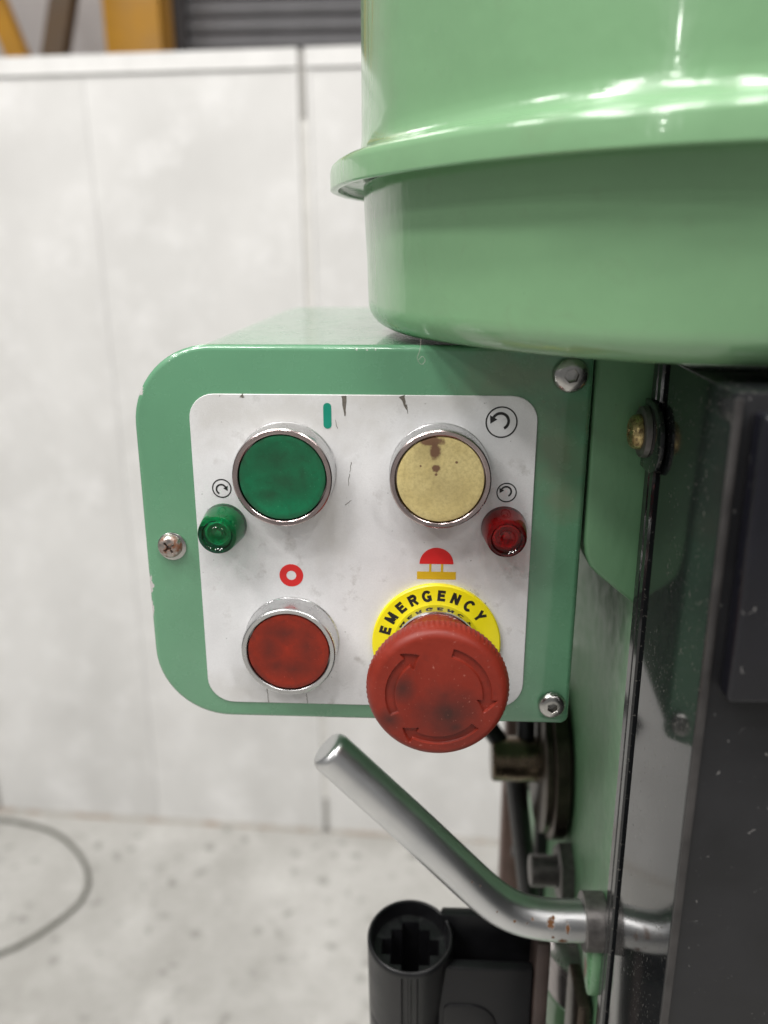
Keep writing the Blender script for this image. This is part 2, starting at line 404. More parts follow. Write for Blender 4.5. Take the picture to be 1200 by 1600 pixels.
# yellow column (I section) and braces
cb = MB(); cb.box(-1420, -1165, 3892, 3906, 0, 4600, 2).box(-1297, -1285, 3906, 4090, 0, 4600).box(-1420, -1165, 4090, 4104, 0, 4600, 2)
c = empty('steel_column', (-1290, 4000, 0)); tag(c, 'yellow painted steel column behind the partition, left of the shutter', 'column')
cb.build('column_shaft', m_yellowpaint, c, z0=0)
MB().box(-1470, -1110, 3850, 4150, 0, 18, 2).build('base_plate', m_yellowpaint, c, z0=0)
def brace(p, q, wd, mat, lab):
    p, q = Vector(p), Vector(q); d = (q-p).normalized(); s = d.cross(Vector((0, 1, 0))).normalized()*wd/2
    P = [p-s, q-s, q+s, p+s]
    o = MB().prism([(a.x, a.z) for a in P], p.y-40, p.y+40, 4, 1, bevback=True).build('diagonal_brace', mat, smooth=30)
    return tag(o, lab, 'brace')
brace((-1790, 3860, 450), (-1420, 3960, 1700), 100, m_brownbrace, 'dark brown leaning steel brace nearest the yellow column')
brace((-1650, 3860, 450), (-2060, 3860, 1700), 88, m_yellowpaint, 'yellow leaning steel brace at the far left, beyond the partition')

# white partition: panels, cover rail, joints, skirting
A = Vector((-1042, 1489, 0)); B = Vector((191, 1416, 0)); D = (B-A).normalized(); N = Vector((D.y, -D.x, 0))
HW = 1697
def wpt(u, d, z): p = A+D*u+N*d; return (p.x, p.y, z)
def wbox(u0, u1, d0, d1, z0, z1, name, mat, parent, **k):
    v = [wpt(u, d, z) for z in (z0, z1) for u, d in ((u0, d0), (u1, d0), (u1, d1), (u0, d1))]
    return finish(name, v, [[0, 1, 2, 3][::-1], [4, 5, 6, 7], [0, 1, 5, 4], [1, 2, 6, 5], [2, 3, 7, 6], [3, 0, 4, 7]], mat, parent, smooth=None, z0=0, **k)
pw = empty('partition_wall', tuple(A+D*600)); tag(pw, 'white painted panel partition wall standing on the concrete behind the drill', 'partition wall')
seams = [-1250, -836, -418, 0, 417, 836, 1255, 1674, 2092]
for i in range(len(seams)-1):
    wide = seams[i] in (836,)
    a = seams[i]+(7 if seams[i] in (836, 0) else .5); b = seams[i+1]-(7 if seams[i+1] in (836, 0) else .5)
    wbox(a, b, 0, -40, 12, HW-34, 'panel', m_wall, pw)
for s_ in (836, 0):
    wbox(s_-6.9, s_+6.9, -2.2, -30, 12, HW-34, 'joint_strip', m_walljoint, pw)
    wbox(s_-14, s_-9, 3, .15, 12, HW-34, 'joint_bead', m_wallrail, pw); wbox(s_+9, s_+14, 3, .15, 12, HW-34, 'joint_bead', m_wallrail, pw)
    wbox(s_-5, s_+5, 1, -2.0, HW-115, HW-3, 'joint_clip', m_jointdark, pw)
    wbox(s_-5, s_+5, 1, -2.0, 14, 95, 'joint_clip', m_jointdark, pw)
wbox(-1250, 829, 5, -44, HW-32, HW, 'top_rail', m_wallrail, pw); wbox(842.5, 2092, 5, -44, HW-32, HW, 'top_rail', m_wallrail, pw)
wbox(-1250, 828, 2.5, -42, 0, 11, 'skirting', m_ruststrip, pw); wbox(844, 2092, 2.5, -42, 0, 11, 'skirting', m_ruststrip, pw)

def catmull(P, n=10, closed=False):
    P = [Vector(p) for p in P]; out = []
    m = len(P)
    for i in range(m if closed else m-1):
        p0 = P[(i-1) % m] if closed or i > 0 else P[0]*2-P[1]
        p1, p2 = P[i], P[(i+1) % m]
        p3 = P[(i+2) % m] if closed or i+2 < m else P[-1]*2-P[-2]
        for k in range(n):
            t = k/n
            out.append(.5*((2*p1)+(p2-p0)*t+(2*p0-5*p1+4*p2-p3)*t*t+(3*p1-p0-3*p2+p3)*t**3))
    if not closed: out.append(P[-1])
    return out
# cable on the floor
pts = [(-2300, 1310), (-1900, 1400), (-1500, 1445), (-1155, 1450), (-1029, 1452), (-944, 1438), (-853, 1402), (-773, 1333), (-726, 1262), (-715, 1199), (-733, 1149), (-775, 1088), (-822, 1047), (-882, 1014), (-1050, 930), (-1400, 800), (-2000, 650)]
cab = MB().tube([(p[0], p[1], 4.6) for p in catmull([(a, b, 0) for a, b in pts], 8)], 4.5, 10).build('power_cable', m_cable, z0=0)
tag(cab, 'thin dark grey cable lying in a loop on the concrete floor', 'cable')

# ------------------------------------------------------------------ the drill press
dp = empty('drill_press', (200, 220, 0))
tag(dp, 'green bench drill press with push button control box, rounded belt cover and black side cover', 'drill press')

# ---- belt cover (tub + lid)
lf = [(-2.2, 62), (-1.2, 44), (3.0, 24), (9.5, 5), (19.5, -11.5), (34, -31), (51, -47), (69, -58), (88, -64), (108, -66)]
ring_ = [(x, y, 0) for x, y in lf]+[(216-x, y, 0) for x, y in lf[-2::-1]]
ring_ += [(108+110.2*math.cos(rad(a)), 62+110.3*math.sin(rad(a)), 0) for a in range(15, 180, 15)]
base = catmull(ring_, 7, True)
nb = len(base); nrm = []
for i in range(nb):
    d = (base[(i+1) % nb]-base[i-1]).normalized(); nrm.append(Vector((-d.y, d.x, 0)))
if (nrm[0].x > 0): nrm = [-x for x in nrm]
def cover_ring(o, z, zf=None):
    return [(*(base[i]+nrm[i]*o)[:2], z if zf is None else zf(base[i], z)) for i in range(nb)]
def shell(prof, name, mat, parent, zf=None, **k):
    mb = MB(); mb.rings([cover_ring(o, z, zf) for o, z in prof]); return mb.build(name, mat, parent, smooth=50, **k)
tub = []
for k in range(9):
    a = rad(90*k/8); tub.append((-8.5+8.5*math.sin(a)-1.5, 66.4+8.5*(1-math.cos(a))))
tub += [(-1.2, 88), (-.6, 100), (-.2, 112)]
cover = shell([(-28, 66.4), (-14, 66.4)]+tub, 'belt_cover', m_green, dp, label='lower green tub of the rounded belt cover')
FZ = 110.0
lidp = [(-2, FZ+3), (7.6, FZ+3), (8.2, FZ+2.4), (8.2, FZ+.3), (8.6, FZ), (10.2, FZ), (10.7, FZ+.4), (10.7, FZ+5.5), (10.3, FZ+7.0), (9.4, FZ+7.8), (8.2, FZ+8.2), (6.2, FZ+8.7), (4.2, FZ+9.3), (2.6, FZ+10.1), (1.4, FZ+11.3), (.6, FZ+13), (.2, FZ+15.5), (.1, FZ+19), (0, FZ+30), (-.4, FZ+130), (-3, FZ+138), (-10, FZ+143), (-40, FZ+144)]
shell(lidp, 'cover_lid', m_green, cover, label='upper green belt cover lid with a flared bottom rim')

# ---- head casting with mounting lug
hc = MB()
hc.prism([(90.2, 100), (91.0, 130), (94, 330), (200, 330), (200, 100)], -330, -199, 3, 2, plane='xy')
hc.prism([(85.6, .5), (88.8, 90), (90, 130), (93, 330), (200, 330), (200, .5)], -200, 62, 3, 3, plane='xy', bevback=True)
head = hc.build('head_casting', m_headgreen, dp, smooth=40)
lug = MB().prism([(68.0, 63), (68.0, 6), (68.6, 1.5), (70.2, -2.4), (73, -5.4), (86, -16.2), (86, 63)], 1.2, 160, 1.4, 3)
lug.build('mounting_lug', m_headgreen, head)
MB().prism([(0, -150), (0, -168), (3, -174), (8, -173), (15, -165), (15, -150)], 80.6, 85.3, 1.2, 2, plane='yz', bevback=True).build('rib', m_ribgreen, head)

# ---- control box
B0 = dict(x0=-68.6, x1=67.0, z0=-57.2, z1=65.4)
face = rot2(rrect(B0['x0'], B0['x1'], B0['z0'], B0['z1'], (24, 3, 3, 24), 14), TILT)
body = rot2(rrect(B0['x0']+1.2, B0['x1']-1.2, B0['z0']+1.2, B0['z1']-1.0, (23.5, 3, 3, 23.5), 14), TILT)
box = MB().prism(body, 3.2, 190, 0).build('control_box', m_boxgreen, dp, label='green painted control box with rounded left corners')
MB().prism(face, 0, 3.0, 1.7, 4).build('front_cover', m_boxgreen, box, origin=(0, 0, 0))
plate = rot2(rrect(-51.5, 51.5, -51.2, 51.2, (7.5, 7.5, 9, 8.5), 8), TILT)
MB().prism(plate, -.65, -.05, .15, 1).build('faceplate', m_plate, box, origin=(0, 0, 0), label='worn whitish label plate printed with machine symbols')
PZ = -.68
def flat(mb, pts, t=.04):
    return mb.prism(rot2(pts, TILT), PZ-t, PZ, 0)
def annulus(mb, cx, cz, r0, r1, n=48, t=.04, a0=0, a1=360):
    n = max(6, int(n*(a1-a0)/360)); full = (a1-a0) >= 360
    v = []; f = []
    m = n if full else n+1
    for k in range(m):
        a = rad(a0+(a1-a0)*k/n)
        for r in (r0, r1):
            x, z = rot2([(cx+r*math.cos(a), cz+r*math.sin(a))], TILT)[0]
            v += [(x, PZ-t, z), (x, PZ, z)]
    for k in range(n):
        i = 4*k; j = 4*((k+1) % m)
        f += [[i, j, j+2, i+2], [i+1, i+3, j+3, j+1], [i, i+1, j+1, j], [i+2, j+2, j+3, i+3]]
    if not full: f += [[0, 2, 3, 1], [4*n, 4*n+1, 4*n+3, 4*n+2]]
    return mb.add(v, f)
def turn_symbol(cx, cz, R, mirror, lw):
    s_ = R/4.7; mb = MB(); annulus(mb, cx, cz, R-lw, R)
    q = MB()
    annulus(q, 0, 0, 1.95, 2.75, 48, a0=-62, a1=150)
    q2 = [(-2.9, .15), (-.55, 1.75), (-2.45, 2.35)]
    q2 = [(-3.25, -1.15), (-.75, 1.0), (-3.05, 1.75)]
    a = rad(150); hx, hz = 2.35*math.cos(a), 2.35*math.sin(a); dx, dz = -math.sin(a), math.cos(a); nx, nz = math.cos(a), math.sin(a)
    q2 = [(hx+nx*1.25, hz+nz*1.25), (hx+dx*2.1-nx*.15, hz+dz*2.1-nz*.15), (hx-nx*1.25, hz-nz*1.25)]
    q.prism(q2, PZ-.045, PZ, 0)
    sx = -1 if mirror else 1
    v = [(cx+sx*s_*x, y, cz+s_*z) for x, y, z in q.v]
    mb.add(v, q.f); return mb.build('rotation_symbol', m_black_print, box, smooth=None)
turn_symbol(41.0, 43.5, 4.7, False, .42); turn_symbol(43.4, 22.1, 3.05, False, .36); turn_symbol(-43.0, 22.3, 3.0, True, .36)
flat(MB(), rrect(-11.4, -9.0, 41.1, 48.8, (1.2,)*4, 6)).build('start_symbol', m_green_print, box, smooth=None)
annulus(MB(), -22.6, -5.8, 1.55, 3.75).build('stop_symbol', m_red_print, box, smooth=None)
dome = [(22.8+5.25*math.cos(rad(a)), -1.2+5.35*math.sin(rad(a))) for a in range(0, 181, 6)]
flat(MB(), dome).build('stop_dome_symbol', m_red_print, box, smooth=None)
mb = MB(); flat(mb, [(16.8, -6.3), (28.9, -6.3), (28.9, -3.75), (16.8, -3.75)]); flat(mb, [(20.55, -3.75), (21.25, -3.75), (21.25, -1.25), (20.55, -1.25)]); flat(mb, [(24.2, -3.75), (24.9, -3.75), (24.9, -1.25), (24.2, -1.25)])
mb.build('stop_base_symbol', m_ochre_print, box, smooth=None)
mb = MB()
def scar(a, b, w0, w1):
    a, b = Vector(a), Vector(b); d = (b-a).normalized(); n = Vector((-d.y, d.x)); pts = []
    K = 7
    for k in range(K+1):
        t_ = k/K; p = a.lerp(b, t_)+n*random.uniform(-.12, .12); ww = (w0+(w1-w0)*t_)*random.uniform(.75, 1.1)/2
        pts.append((p, ww))
    P = [tuple(p+n*ww) for p, ww in pts]+[tuple(p-n*ww) for p, ww in pts[::-1]]
    o = flat(MB(), P, .02).build('scratch', m_scratch, box, smooth=None)
scar((-5.2, 50.9), (-4.9, 44.9), 1.9, .3); scar((11.7, 51.0), (13.3, 46.8), 1.7, .15); scar((13.2, 48.5), (13.5, 45.8), .35, .1)
scar((-3.9, 27.3), (-4.3, 23.6), .22, .12); scar((-3.3, 31), (-3.7, 27.8), .2, .12); scar((-5.4, 17.6), (-3.4, 19.0), .2, .12)
scar((-35.6, 50.9), (-34.8, 50.2), 1.6, .3); scar((-7.2, 41.2), (-8, 43.8), .18, .12); scar((-32, -44.0), (-31.7, -51), .22, .22); scar((-19, -47.5), (-18.7, -51), .2, .2)
scar((38, 30.4), (37.2, 29.4), .5, .2); scar((37.2, 29.4), (38.3, 29.0), .3, .3)

# screws on the cover
def head_rings(R, recess, rr, depth, dome_h, n=48, hexa=True, washer=None):
    """pan / button head: rings from recess floor out to the seat, axis -y is outward (values = y)"""
    def rec(a):
        if hexa:
            b = (a % (math.pi/3))-math.pi/6; return rr*math.cos(math.pi/6)/math.cos(b)
        b = ((a+.5) % (math.pi/2))-math.pi/4
        return rr*(1.0 if abs(b) < .27 else .34/max(.34, abs(math.sin(abs(b))) if False else .85))
    R_ = []
    def ring(fr, y): return [(fr(2*math.pi*j/n)*math.cos(2*math.pi*j/n), y, fr(2*math.pi*j/n)*math.sin(2*math.pi*j/n)) for j in range(n)]
    top = -dome_h
    R_.append(ring(lambda a: rec(a)*.12, top+depth*1.15)); R_.append(ring(lambda a: rec(a)*.9, top+depth)); R_.append(ring(rec, top+.12)); R_.append(ring(lambda a: rec(a)*1.06, top))
    k0 = rr/R*1.15
    for k in range(8):
        u = k0+(1-k0)*(k+1)/8
        y = -dome_h*math.sqrt(max(0, 1-(u-k0*.8)**2.4/(1-k0*.8)**2.4))*.85-.15*dome_h
        R_.append(ring(lambda a, u=u: R*u, y))
    R_.append(ring(lambda a: R*1.0, 0.0))
    return R_
def screw(name, c, R, rr, depth, dome_h, mat, parent, hexa, spin, label, washer=None, axis='y'):
    mb = MB(); rs = head_rings(R, None, rr, depth, dome_h, 60, hexa)
    ca, sa = math.cos(spin), math.sin(spin)
    def tr(p):
        x, y, z = p; x, z = x*ca-z*sa, x*sa+z*ca
        return (c[0]+x, c[1]+y, c[2]+z) if axis == 'y' else (c[0]+y, c[1]+x, c[2]+z)
    mb.rings([[tr(p) for p in r] for r in rs], True, True)
    if washer:
        pr_ = [(washer*.6, -.05), (washer*.6, -.9), (washer*.93, -.9), (washer, -.6), (washer, -.05)]
        n = 48
        mb.rings([[tr((r*math.cos(2*math.pi*j/n), y, r*math.sin(2*math.pi*j/n))) for j in range(n)] for r, y in pr_], True, True)
    return mb.build(name, mat, parent, smooth=38, label=label)
def T(x, z): return rot2([(x, z)], TILT)[0]
screw('cover_screw', (-60.2, -.7, 3.9), 3.75, 2.0, 1.5, 2.3, m_rustscrew, box, False, .35, 'rusty cross head screw on the left edge of the green cover', washer=None)
mbw = MB(); mbw.lathe([(2, 0), (4.5, 0), (4.5, -.55), (4.2, -.75), (2, -.75)], (-59.9, 0, 3.6), 'y', 48); mbw.build('washer', m_steel, box)
screw('cover_screw', (60.6, -.3, 57.0), 5.2, 2.05, 2.9, 2.7, m_steel, box, True, .2, 'stainless socket screw in the shaded top right corner of the cover')
screw('cover_screw', (60.8, -.3, -49.9), 4.5, 1.75, 2.7, 2.5, m_steel, box, True, .5, 'stainless socket screw in the bottom right corner of the cover')

# ---- push buttons
def make_button(c, capmat, lab, first=None, bezmat=None):
    o0 = (c[0], 0, c[1])
    if first is None:
        mb = MB()
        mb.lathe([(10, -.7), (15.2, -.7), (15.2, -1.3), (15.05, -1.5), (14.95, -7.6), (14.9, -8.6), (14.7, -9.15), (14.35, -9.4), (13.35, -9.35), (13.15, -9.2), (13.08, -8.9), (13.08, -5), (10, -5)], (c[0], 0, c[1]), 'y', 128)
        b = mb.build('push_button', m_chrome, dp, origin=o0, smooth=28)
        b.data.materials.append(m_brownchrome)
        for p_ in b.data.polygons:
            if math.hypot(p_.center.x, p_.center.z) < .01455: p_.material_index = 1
        mb = MB(); pr_ = [(12.75, -5.2), (12.75, -8.75), (12.6, -9.0), (12.2, -9.12)]
        for k in range(1, 9): r = 12.2*(1-k/8)+.15; pr_.append((r, -9.12+.45*(1-(r/12.3)**2)))
        mb.lathe(pr_, (c[0], 0, c[1]), 'y', 96); cp = mb.build('button_cap', capmat, b, origin=o0)
    else:
        b0, c0 = first; b = b0.copy(); COL.objects.link(b); b.parent = dp; ORG[b.name] = Vector((o0[0], 0, o0[2]+ZF)); b.location = (ORG[b.name]-ORG[dp.name])*S
        cp = c0.copy(); COL.objects.link(cp); cp.parent = b; cp.location = c0.location
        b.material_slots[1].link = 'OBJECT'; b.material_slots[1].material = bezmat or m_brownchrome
        cp.material_slots[0].link = 'OBJECT'; cp.material_slots[0].material = capmat
    b['label'] = lab
    return b, cp
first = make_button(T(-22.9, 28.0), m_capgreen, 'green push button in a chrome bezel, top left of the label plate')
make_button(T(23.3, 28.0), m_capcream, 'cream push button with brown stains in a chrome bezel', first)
make_button(T(-23.0, -28.3), m_capred, 'dirty red push button in a chrome bezel below the red ring symbol', first, m_chrome)

# ---- emergency stop
EC = (23.0, -28.1)
def arc_arrow(ang0, ang1, r, hw, hl, hh):
    """signed membership of a curved clockwise arrow; returns distance-like value (<0 inside)"""
    def f(x, z):
        d = math.hypot(x, z); a = math.degrees(math.atan2(z, x))
        span = (ang0-ang1) % 360; t_ = (ang0-a) % 360           # degrees clockwise from the tail
        if t_ > 300: t_ -= 360
        hb = span-math.degrees(hl/r)
        if t_ < hb:
            return max(abs(d-r)-hw, -rad(t_)*r)
        if t_ <= span+2:
            w_ = hh*(1-(t_-hb)/(span-hb)); sh_ = abs(d-r)-w_
            return max(sh_*.85, rad(hb-t_)*r)
        return 9
    return f
arrows = [arc_arrow(206, 113, 13.5, 1.25, 4.0, 2.9), arc_arrow(73, -21, 13.9, 1.25, 4.0, 2.9), arc_arrow(-42, -133, 14.3, 1.2, 4.0, 2.8)]
def make_mushroom():
    R = 20.4; NT_ = 420; rs = []
    prof = []
    # front face, slightly domed, then rounded shoulder, knurled rim and underside
    NF = 96
    for k in range(NF):
        r = .05+17.2*k/(NF-1); prof.append((r, -31.4+.9*(r/17.2)**2, 0))
    for k in range(1, 11):
        a = rad(80*k/10); prof.append((17.2+2.75*math.sin(a), -30.5+2.9*(1-math.cos(a))+.10*k/10, 0))
    prof += [(20.15, -27.4, .5), (20.3, -26.6, 1), (20.3, -24.2, 1), (20.1, -23.6, .6), (19.2, -23.0, 0), (16, -20.5, 0), (14, -18, 0), (13.3, -16.5, 0), (13.1, -12, 0), (13.1, -7.2, 0)]
    v = []; f = []
    for k, (r, h, kn) in enumerate(prof):
        for j in range(NT_):
            a = 2*math.pi*j/NT_; q = r
            if kn: q += kn*.34*(abs(((j % 5)/5.)-.5)*2-.5)
            x, z = q*math.cos(a), q*math.sin(a); y = h
            if 9.5 < r < 19.2 and h < -27.5:
                m = min(fn(x, z) for fn in arrows)
                s_ = max(0., min(1., (.11-m)/.22)); y += .85*s_
            if h < -17: y -= 3.7
            v.append((EC[0]+x, y, EC[1]+z))
    n = len(prof)
    for k in range(n-1):
        for j in range(NT_):
            a, b = k*NT_+j, k*NT_+(j+1) % NT_; f.append([a, b, b+NT_, a+NT_])
    f.append(list(range(NT_))[::-1])
    return finish('emergency_button', v, f, m_mush, dp, origin=(EC[0], 0, EC[1]), smooth=42, label='large red mushroom emergency stop knob with three engraved turning arrows')
eb = make_mushroom()
MB().lathe([(12.4, -.72), (20.4, -.72), (20.4, -1.9), (20.0, -2.3), (12.4, -2.3)], (EC[0], 0, EC[1]), 'y', 128).build('legend_ring', m_yellow, eb, origin=(EC[0], 0, EC[1]), label='yellow ring reading EMERGENCY in black capitals')
MB().lathe([(11.2, -2), (13.7, -2), (13.7, -7.6), (13.4, -8.1), (12.6, -8.3), (11.5, -8.4)], (EC[0], 0, EC[1]), 'y', 128).build('collar', m_polish, eb)
# lettering: bold sans capitals drawn as strokes in a 1 x 1.. em box, height 1
def arc_pts(cx, cz, rx, rz, a0, a1, n=14):
    return [(cx+rx*math.cos(rad(a0+(a1-a0)*k/n)), cz+rz*math.sin(rad(a0+(a1-a0)*k/n))) for k in range(n+1)]
SW = .265
def stroke_poly(path, w_):
    """thick open polyline -> quads"""
    P = [Vector(p) for p in path]; L = []; Rr = []
    for i, p in enumerate(P):
        d0 = (P[i]-P[i-1]).normalized() if i > 0 else (P[1]-P[0]).normalized()
        d1 = (P[i+1]-P[i]).normalized() if i < len(P)-1 else d0
        n0 = Vector((-d0.y, d0.x)); n1 = Vector((-d1.y, d1.x)); n = (n0+n1).normalized(); k = w_/2/max(.4, n.dot(n0))
        L.append(p+n*k); Rr.append(p-n*k)
    return [[tuple(L[i]), tuple(L[i+1]), tuple(Rr[i+1]), tuple(Rr[i])] for i in range(len(P)-1)]
h = SW/2
GL = {
 'E': (.70, [[(h, 0), (h, 1)], [(0, h), (.70, h)], [(0, .52), (.63, .52)], [(0, 1-h), (.69, 1-h)]]),
 'M': (.90, [[(h, 0), (h, 1)], [(.9-h, 0), (.9-h, 1)], [(h*.9, 1.0), (.45, .10)], [(.9-h*.9, 1.0), (.45, .10)]]),
 'R': (.78, [[(h, 0), (h, 1)], [(h, 1-h), (.46, 1-h)]+arc_pts(.46, .70, .21, .20, 88, -88)+[(h, .50)], [(.42, .48), (.66, 0.0)]]),
 'G': (.84, [arc_pts(.42, .5, .33, .41, 38, 322, 26), [(.42, .42), (.80, .42)], [(.80-h, .47), (.80-h, .04)]]),
 'N': (.78, [[(h, 0), (h, 1)], [(.78-h, 0), (.78-h, 1)], [(h, .97), (.78-h, .03)]]),
 'C': (.80, [arc_pts(.42, .5, .33, .41, 42, 318, 26)]),
 'Y': (.76, [[(.38, 0), (.38, .46)], [(.08, 1.0), (.38, .42)], [(.68, 1.0), (.38, .42)]]),
}
lt = MB(); capH = 3.65; rb = 15.0
for ch, ang in zip('EMERGENCY', (163.5, 147.5, 131.5, 116.2, 100.4, 84.9, 69.5, 53.0, 36.5)):
    wd, strokes = GL[ch]; a = rad(ang)
    e_r = Vector((math.cos(a), math.sin(a))); e_t = Vector((math.sin(a), -math.cos(a))); sx = capH*.96
    for si, s_ in enumerate(strokes):
        for q in stroke_poly(s_, SW):
            Q = [Vector(EC)+e_r*(rb+z*capH)+e_t*((x-wd/2)*sx) for x, z in q]
            y1 = -2.33-.004*si
            lt.add([(p.x, y1, p.y) for p in Q]+[(p.x, -2.29, p.y) for p in Q], [[0, 1, 2, 3], [0, 4, 5, 1], [1, 5, 6, 2], [2, 6, 7, 3], [3, 7, 4, 0]])
lt.build('lettering', m_lettergrey, eb, smooth=None)

# ---- indicator lamps
def lamp(c, lens, core, lab, first=None):
    o0 = (c[0], 0, c[1])
    if first is None:
        mb = MB()
        mb.lathe([(6.9, -.75), (6.85, -1.2), (5.95, -10.2), (5.75, -10.75), (5.3, -11.0), (4.7, -11.0), (4.45, -10.8), (4.2, -10.55), (2.6, -10.5), (2.4, -10.65), (1.7, -10.65), (1.4, -10.45), (.2, -10.4),
                  ], (c[0], 0, c[1]), 'y', 72, cap0=True, cap1=True)
        b = mb.build('indicator_lamp', lens, dp, origin=o0)
        mb = MB(); mb.lathe([(5.6, -1.3), (5.3, -3.2), (4.5, -4.2), (4.0, -8.4), (3.4, -9.0), (2.7, -8.6), (2.2, -7.6), (1.5, -7.4), (1.2, -8.8), (.2, -9.1)], (c[0], 0, c[1]), 'y', 48)
        k = mb.build('lamp_core', core, b, origin=o0)
    else:
        b0, k0 = first; b = b0.copy(); COL.objects.link(b); b.parent = dp; ORG[b.name] = Vector((o0[0], 0, o0[2]+ZF)); b.location = (ORG[b.name]-ORG[dp.name])*S
        k = k0.copy(); COL.objects.link(k); k.parent = b; k.location = k0.location
        for o, m in ((b, lens), (k, core)): o.material_slots[0].link = 'OBJECT'; o.material_slots[0].material = m
    b['label'] = lab; return b, k
fl = lamp((-42.7, 10.9), m_lensgreen, m_coregreen, 'small green indicator lamp lens beside the green push button')
lamp((43.1, 10.6), m_lensred, m_corered, 'small dark red indicator lamp lens beside the cream push button', fl)

# ---- black side cover
sc_ = MB()
sc_.prism([(84.6, -14.6), (82.3, -68.2), (83.0, -69.0), (240, -69.0), (240, -14.6)], -420, 63.0, .5, 2, plane='xy', bevback=True)
side = sc_.build('side_cover', m_blackgloss, dp, smooth=40, label='tall black side cover with a glossy left face', mats=[m_blackgloss, m_blackmatt])
for p in side.data.polygons:
    if p.normal.y < -.7: p.material_index = 1
lip = MB(); lip.prism([(87, -10.2), (84.6, -10.0), (84.0, -9.2), (83.9, -6.6), (84.3, -6.1), (84.3, -5.5), (83.9, -5.0), (83.8, -1.4), (84.5, -.2), (86, 0), (235, 0), (235, -10.2)], -420, 61, 0, plane='xy')
lip.build('back_lip', m_blackgloss, side, smooth=25)
rp = MB(); rp.box(86.2, 236, -76, -69.3, -5, 59.5, 1.2, 3); rp.build('raised_panel', m_blackpanel, side, label='raised blue black lid on the front of the side cover')
ed = MB(); ed.box(82.0, 84.0, -70.4, -69.2, -412, 62, .5, 2); ed.build('edge_trim', m_trim, side)
tabp = [(-13.7, 50)]+[(-11+9.0*math.cos(rad(a))*(-1 if True else 1), 40.2+9.6*math.sin(rad(a))) for a in range(90, -91, -10)]+[(-13.7, 30)]
tabp = [(-9+(-11)*math.cos(rad(a)), 40.5+10*math.sin(rad(a))) for a in range(90, -91, -9)]
MB().prism([(0-1.0, 50.5)]+tabp+[(-1.0, 30.5)], 82.2, 83.4, .4, 2, plane='yz').build('screw_tab', m_blackgloss, side)
mbw = MB(); mbw.lathe([(2, 0), (7.5, 0), (7.5, -.3), (7.3, -1.5), (7.0, -1.7), (2, -1.7)], (82.1, -5, 41.4), 'x', 48); mbw.build('washer', m_zincgrey, side)
screw('side_screw', (80.3, -5, 41.4), 5.1, 2.4, 1.7, 3.0, m_brass, side, False, .6, 'brassy cross head screw with a grey washer', axis='x')

# ---- lever with collar
arm = [(-12.3, 6, -74.0), (-6, 6, -80.6), (2, 6, -89.0), (15, 6, -102.6), (27, 6, -115.5), (36, 6, -125.2), (41, 6, -130.4), (46, 6, -135.0), (51, 6, -138.4), (57, 6, -140.9), (64, 6, -142.2), (72, 6, -142.6), (100, 6, -142.6)]
ap = catmull(arm, 6)
lev = MB(); ra = [7.4]*len(ap); d = (ap[0]-ap[1]).normalized()
cap = [ap[0]+d*x for x in (2.9, 2.8, 2.5, 1.9, 1.1, .4)]; rcap = [3.4, 5.2, 6.2, 6.8, 7.2, 7.38]
lev.tube(cap+ap, rcap+ra, 40)
lever = lev.build('lever', m_rod, dp, smooth=40, label='bent polished steel lever with rust specks near its collar')
MB().lathe([(8.1, 77.6), (9.9, 77.6), (10.3, 78.0), (10.3, 85.2), (9.9, 85.5), (8.1, 85.5)], (0, 6, -142.6), 'x', 48).build('collar', m_zincgrey, lever)

# ---- feed hub: boss, disc, spokes
HY, HZ = 120, -151
fh = MB().lathe([(3, 53.5), (10.1, 53.5), (11, 54.6), (11, 65), (11.2, 65.5), (11.2, 77)], (0, HY, HZ), 'x', 48).build('feed_hub', m_boss, dp, label='oily bronze dark hub behind the control box')
MB().lathe([(9, 76.0), (33, 76.0), (34.5, 76.7), (34.5, 79.5), (36, 79.9), (37.5, 80.6), (37.5, 86.5), (36.5, 87.2), (30, 87.2), (30, 90.5), (9, 90.5)], (0, HY, HZ), 'x', 96).build('feed_disc', m_darksteel, fh)
for p, q, r in (((60, 122, -146), (41, 124, -119), 4.6), ((71, 124, -142), (71, 150, -60), 4.6), ((66, 124, -160), (82, 134, -275), 5.2)):
    MB().tube([Vector(p).lerp(Vector(q), k/4) for k in range(5)], r, 16).build('spoke', m_blackrod, fh)
# ---- lock bolt and nut on the head
nt = MB()
def hexr(R, x, ch=1.0):
    return [(x, 80+R*ch*math.cos(rad(60*k+15)), -184+R*ch*math.sin(rad(60*k+15))) for k in range(6)]
nt.rings([hexr(13.5, 81.5, .86), hexr(13.5, 82.6), hexr(13.5, 89.6), hexr(13.5, 90.2, .9)])
nut = nt.build('lock_nut', m_zincgrey, dp, smooth=20, label='grey hexagon lock nut on a threaded stud')
pr_ = [(2, 69.2), (6, 69.2)]
x = 70
while x < 81.5: pr_ += [(7.3, x), (7.3, x+.15), (6.5, x+.75), (6.5, x+.85)]; x += 1.5
pr_ += [(6.3, 83)]
MB().lathe(pr_, (0, 80, -184), 'x', 40).build('threaded_stud', m_zincgrey, nut, smooth=20)
# ---- rack bar and wire behind
MB().box(69, 84, 190, 206, -560, -130, 1.5).build('rack_bar', m_brownbar, dp, label='brown oiled steel bar behind the feed hub')
MB().box(85, 93, 160, 172, -420, -130, 1).build('rack_bar', m_blackrod, dp, label='dark flat bar in front of the brown bar')
wp = catmull([(78, 152, -190), (74.5, 151, -197), (71.5, 150, -206), (70.9, 150, -218), (72.2, 150, -229)], 6)
wire = MB().tube(wp, .8, 8); wire.tube([(70, 150, -231), (75.5, 150, -231)], 3.2, 14); wire.build('wire', m_blackrod, dp)
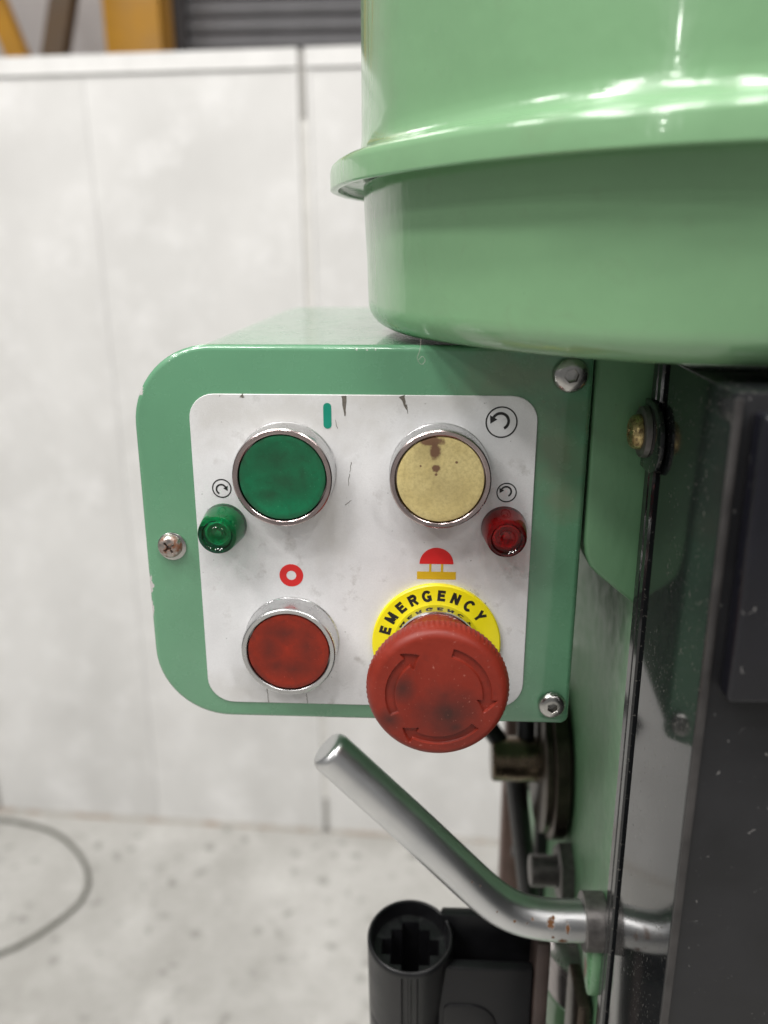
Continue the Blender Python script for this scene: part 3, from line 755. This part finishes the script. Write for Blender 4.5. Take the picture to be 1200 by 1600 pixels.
# ---- quill and chuck
MB().lathe([(10, -330), (20, -330), (20, -247), (19, -244.2)], (95, 58, 0), 'z', 64).build('quill_foot', m_darksteel, dp)
q = MB().lathe([(16, -244), (19.8, -244), (19.8, -226.5), (19.2, -226)], (95, 58, 0), 'z', 64).build('quill_sleeve', m_green, dp, label='green painted band on the quill')
MB().lathe([(16, -226), (19.4, -225.8), (20.4, -214), (20.4, -204), (16, -202)], (95, 58, 0), 'z', 64).build('quill', m_steelquill, q)
MB().box(79, 84.5, 8, 30, -260, -186, 1.5).build('quill_clamp', m_darksteel, dp)

# ---- black guard socket
TC = Vector((14.8, 21, -166)); tilt = Matrix.Rotation(rad(8), 3, 'X')
def tp(p): return tuple(TC+tilt @ Vector(p))
n = 72; mb = MB()
def star(a):
    # cross shaped hole with stepped corners
    x, y = math.cos(a), math.sin(a); best = 99
    for wx, wy in ((3.4, 11.2), (11.2, 3.4), (7.6, 7.6)):
        q = min(wx/max(1e-6, abs(x)), wy/max(1e-6, abs(y))); best = q if best == 99 else max(best, q)
    return best
n = 288
def groove(j):
    a = (2*math.pi*j/n-1.5*math.pi); o = abs(17*math.sin(a)) if math.cos(a) > 0 else 99
    return 1.4 if .7 < o < 3.3 else 0
def ringz(r, z, g=False): return [tp(((r-groove(j)*g)*math.cos(2*math.pi*j/n), (r-groove(j)*g)*math.sin(2*math.pi*j/n), z)) for j in range(n)]
def ringy(r, z): return [tp((r*math.cos(2*math.pi*j/n), r*math.sin(2*math.pi*j/n), z)) for j in range(n)]
def rings(z, k=1.): return [tp((k*star(2*math.pi*j/n)*math.cos(2*math.pi*j/n), k*star(2*math.pi*j/n)*math.sin(2*math.pi*j/n), z)) for j in range(n)]
mb.rings([ringz(16, -190), ringz(17, -189, True), ringz(17, -40.3, True), ringz(16.6, -40, True), ringz(16.6, -39.2, True), ringz(17, -38.9, True), ringz(17, -3.2, True), ringz(17, -2.6), ringz(17, -1), ringz(16.6, -.3), ringz(16.1, 0), ringz(15.5, -.3), ringz(14.2, -6.5), rings(-7, 1.03), rings(-7.6), rings(-60)])
gs = mb.build('guard_socket', m_blackplastic, dp, smooth=30, label='black plastic tube socket with a cross shaped hole')
mb = MB()
mb.box(27.0, 69, 28, 33, -330, -162.5, 1.2); mb.build('bracket_back', m_blackplastic, gs)
MB().box(26.0, 62.2, 12, 17, -330, -172.5, 1.2).build('bracket_front', m_blackplastic, gs)
MB().box(62.6, 68.0, 10, 26, -330, -158, 1.0).build('bracket_edge', m_brownedge, gs)
MB().prism(rrect(28, 49, -214, -190, (3, 11, 11, 3), 8), 11.2, 12.1, .5, 2).build('bracket_pad', m_blackplastic, gs)

# ---- column and base carry the head down to the floor
MB().lathe([(46, 16), (46, 1255)], (185, 235, 0), 'z', 48).build('column', m_steelquill, dp, z0=0)
MB().box(40, 340, -60, 380, 0, 60, 8).build('base', m_green, dp, z0=0)

# ---- stray fibre hanging off the cover
fp = catmull([(17.6, -7.0, 68.0), (17.3, -7.8, 65.0), (16.6, -7.4, 62.5), (17.8, -6.5, 60.8), (18.8, -6.3, 61.9), (18.0, -6.3, 63.0), (16.9, -6.4, 62.0)], 8)
fb = MB().tube(fp, .045, 6).build('stray_thread', m_fibre)
tag(fb, 'pale hair-thin thread curling down from the belt cover over the control box', 'thread')
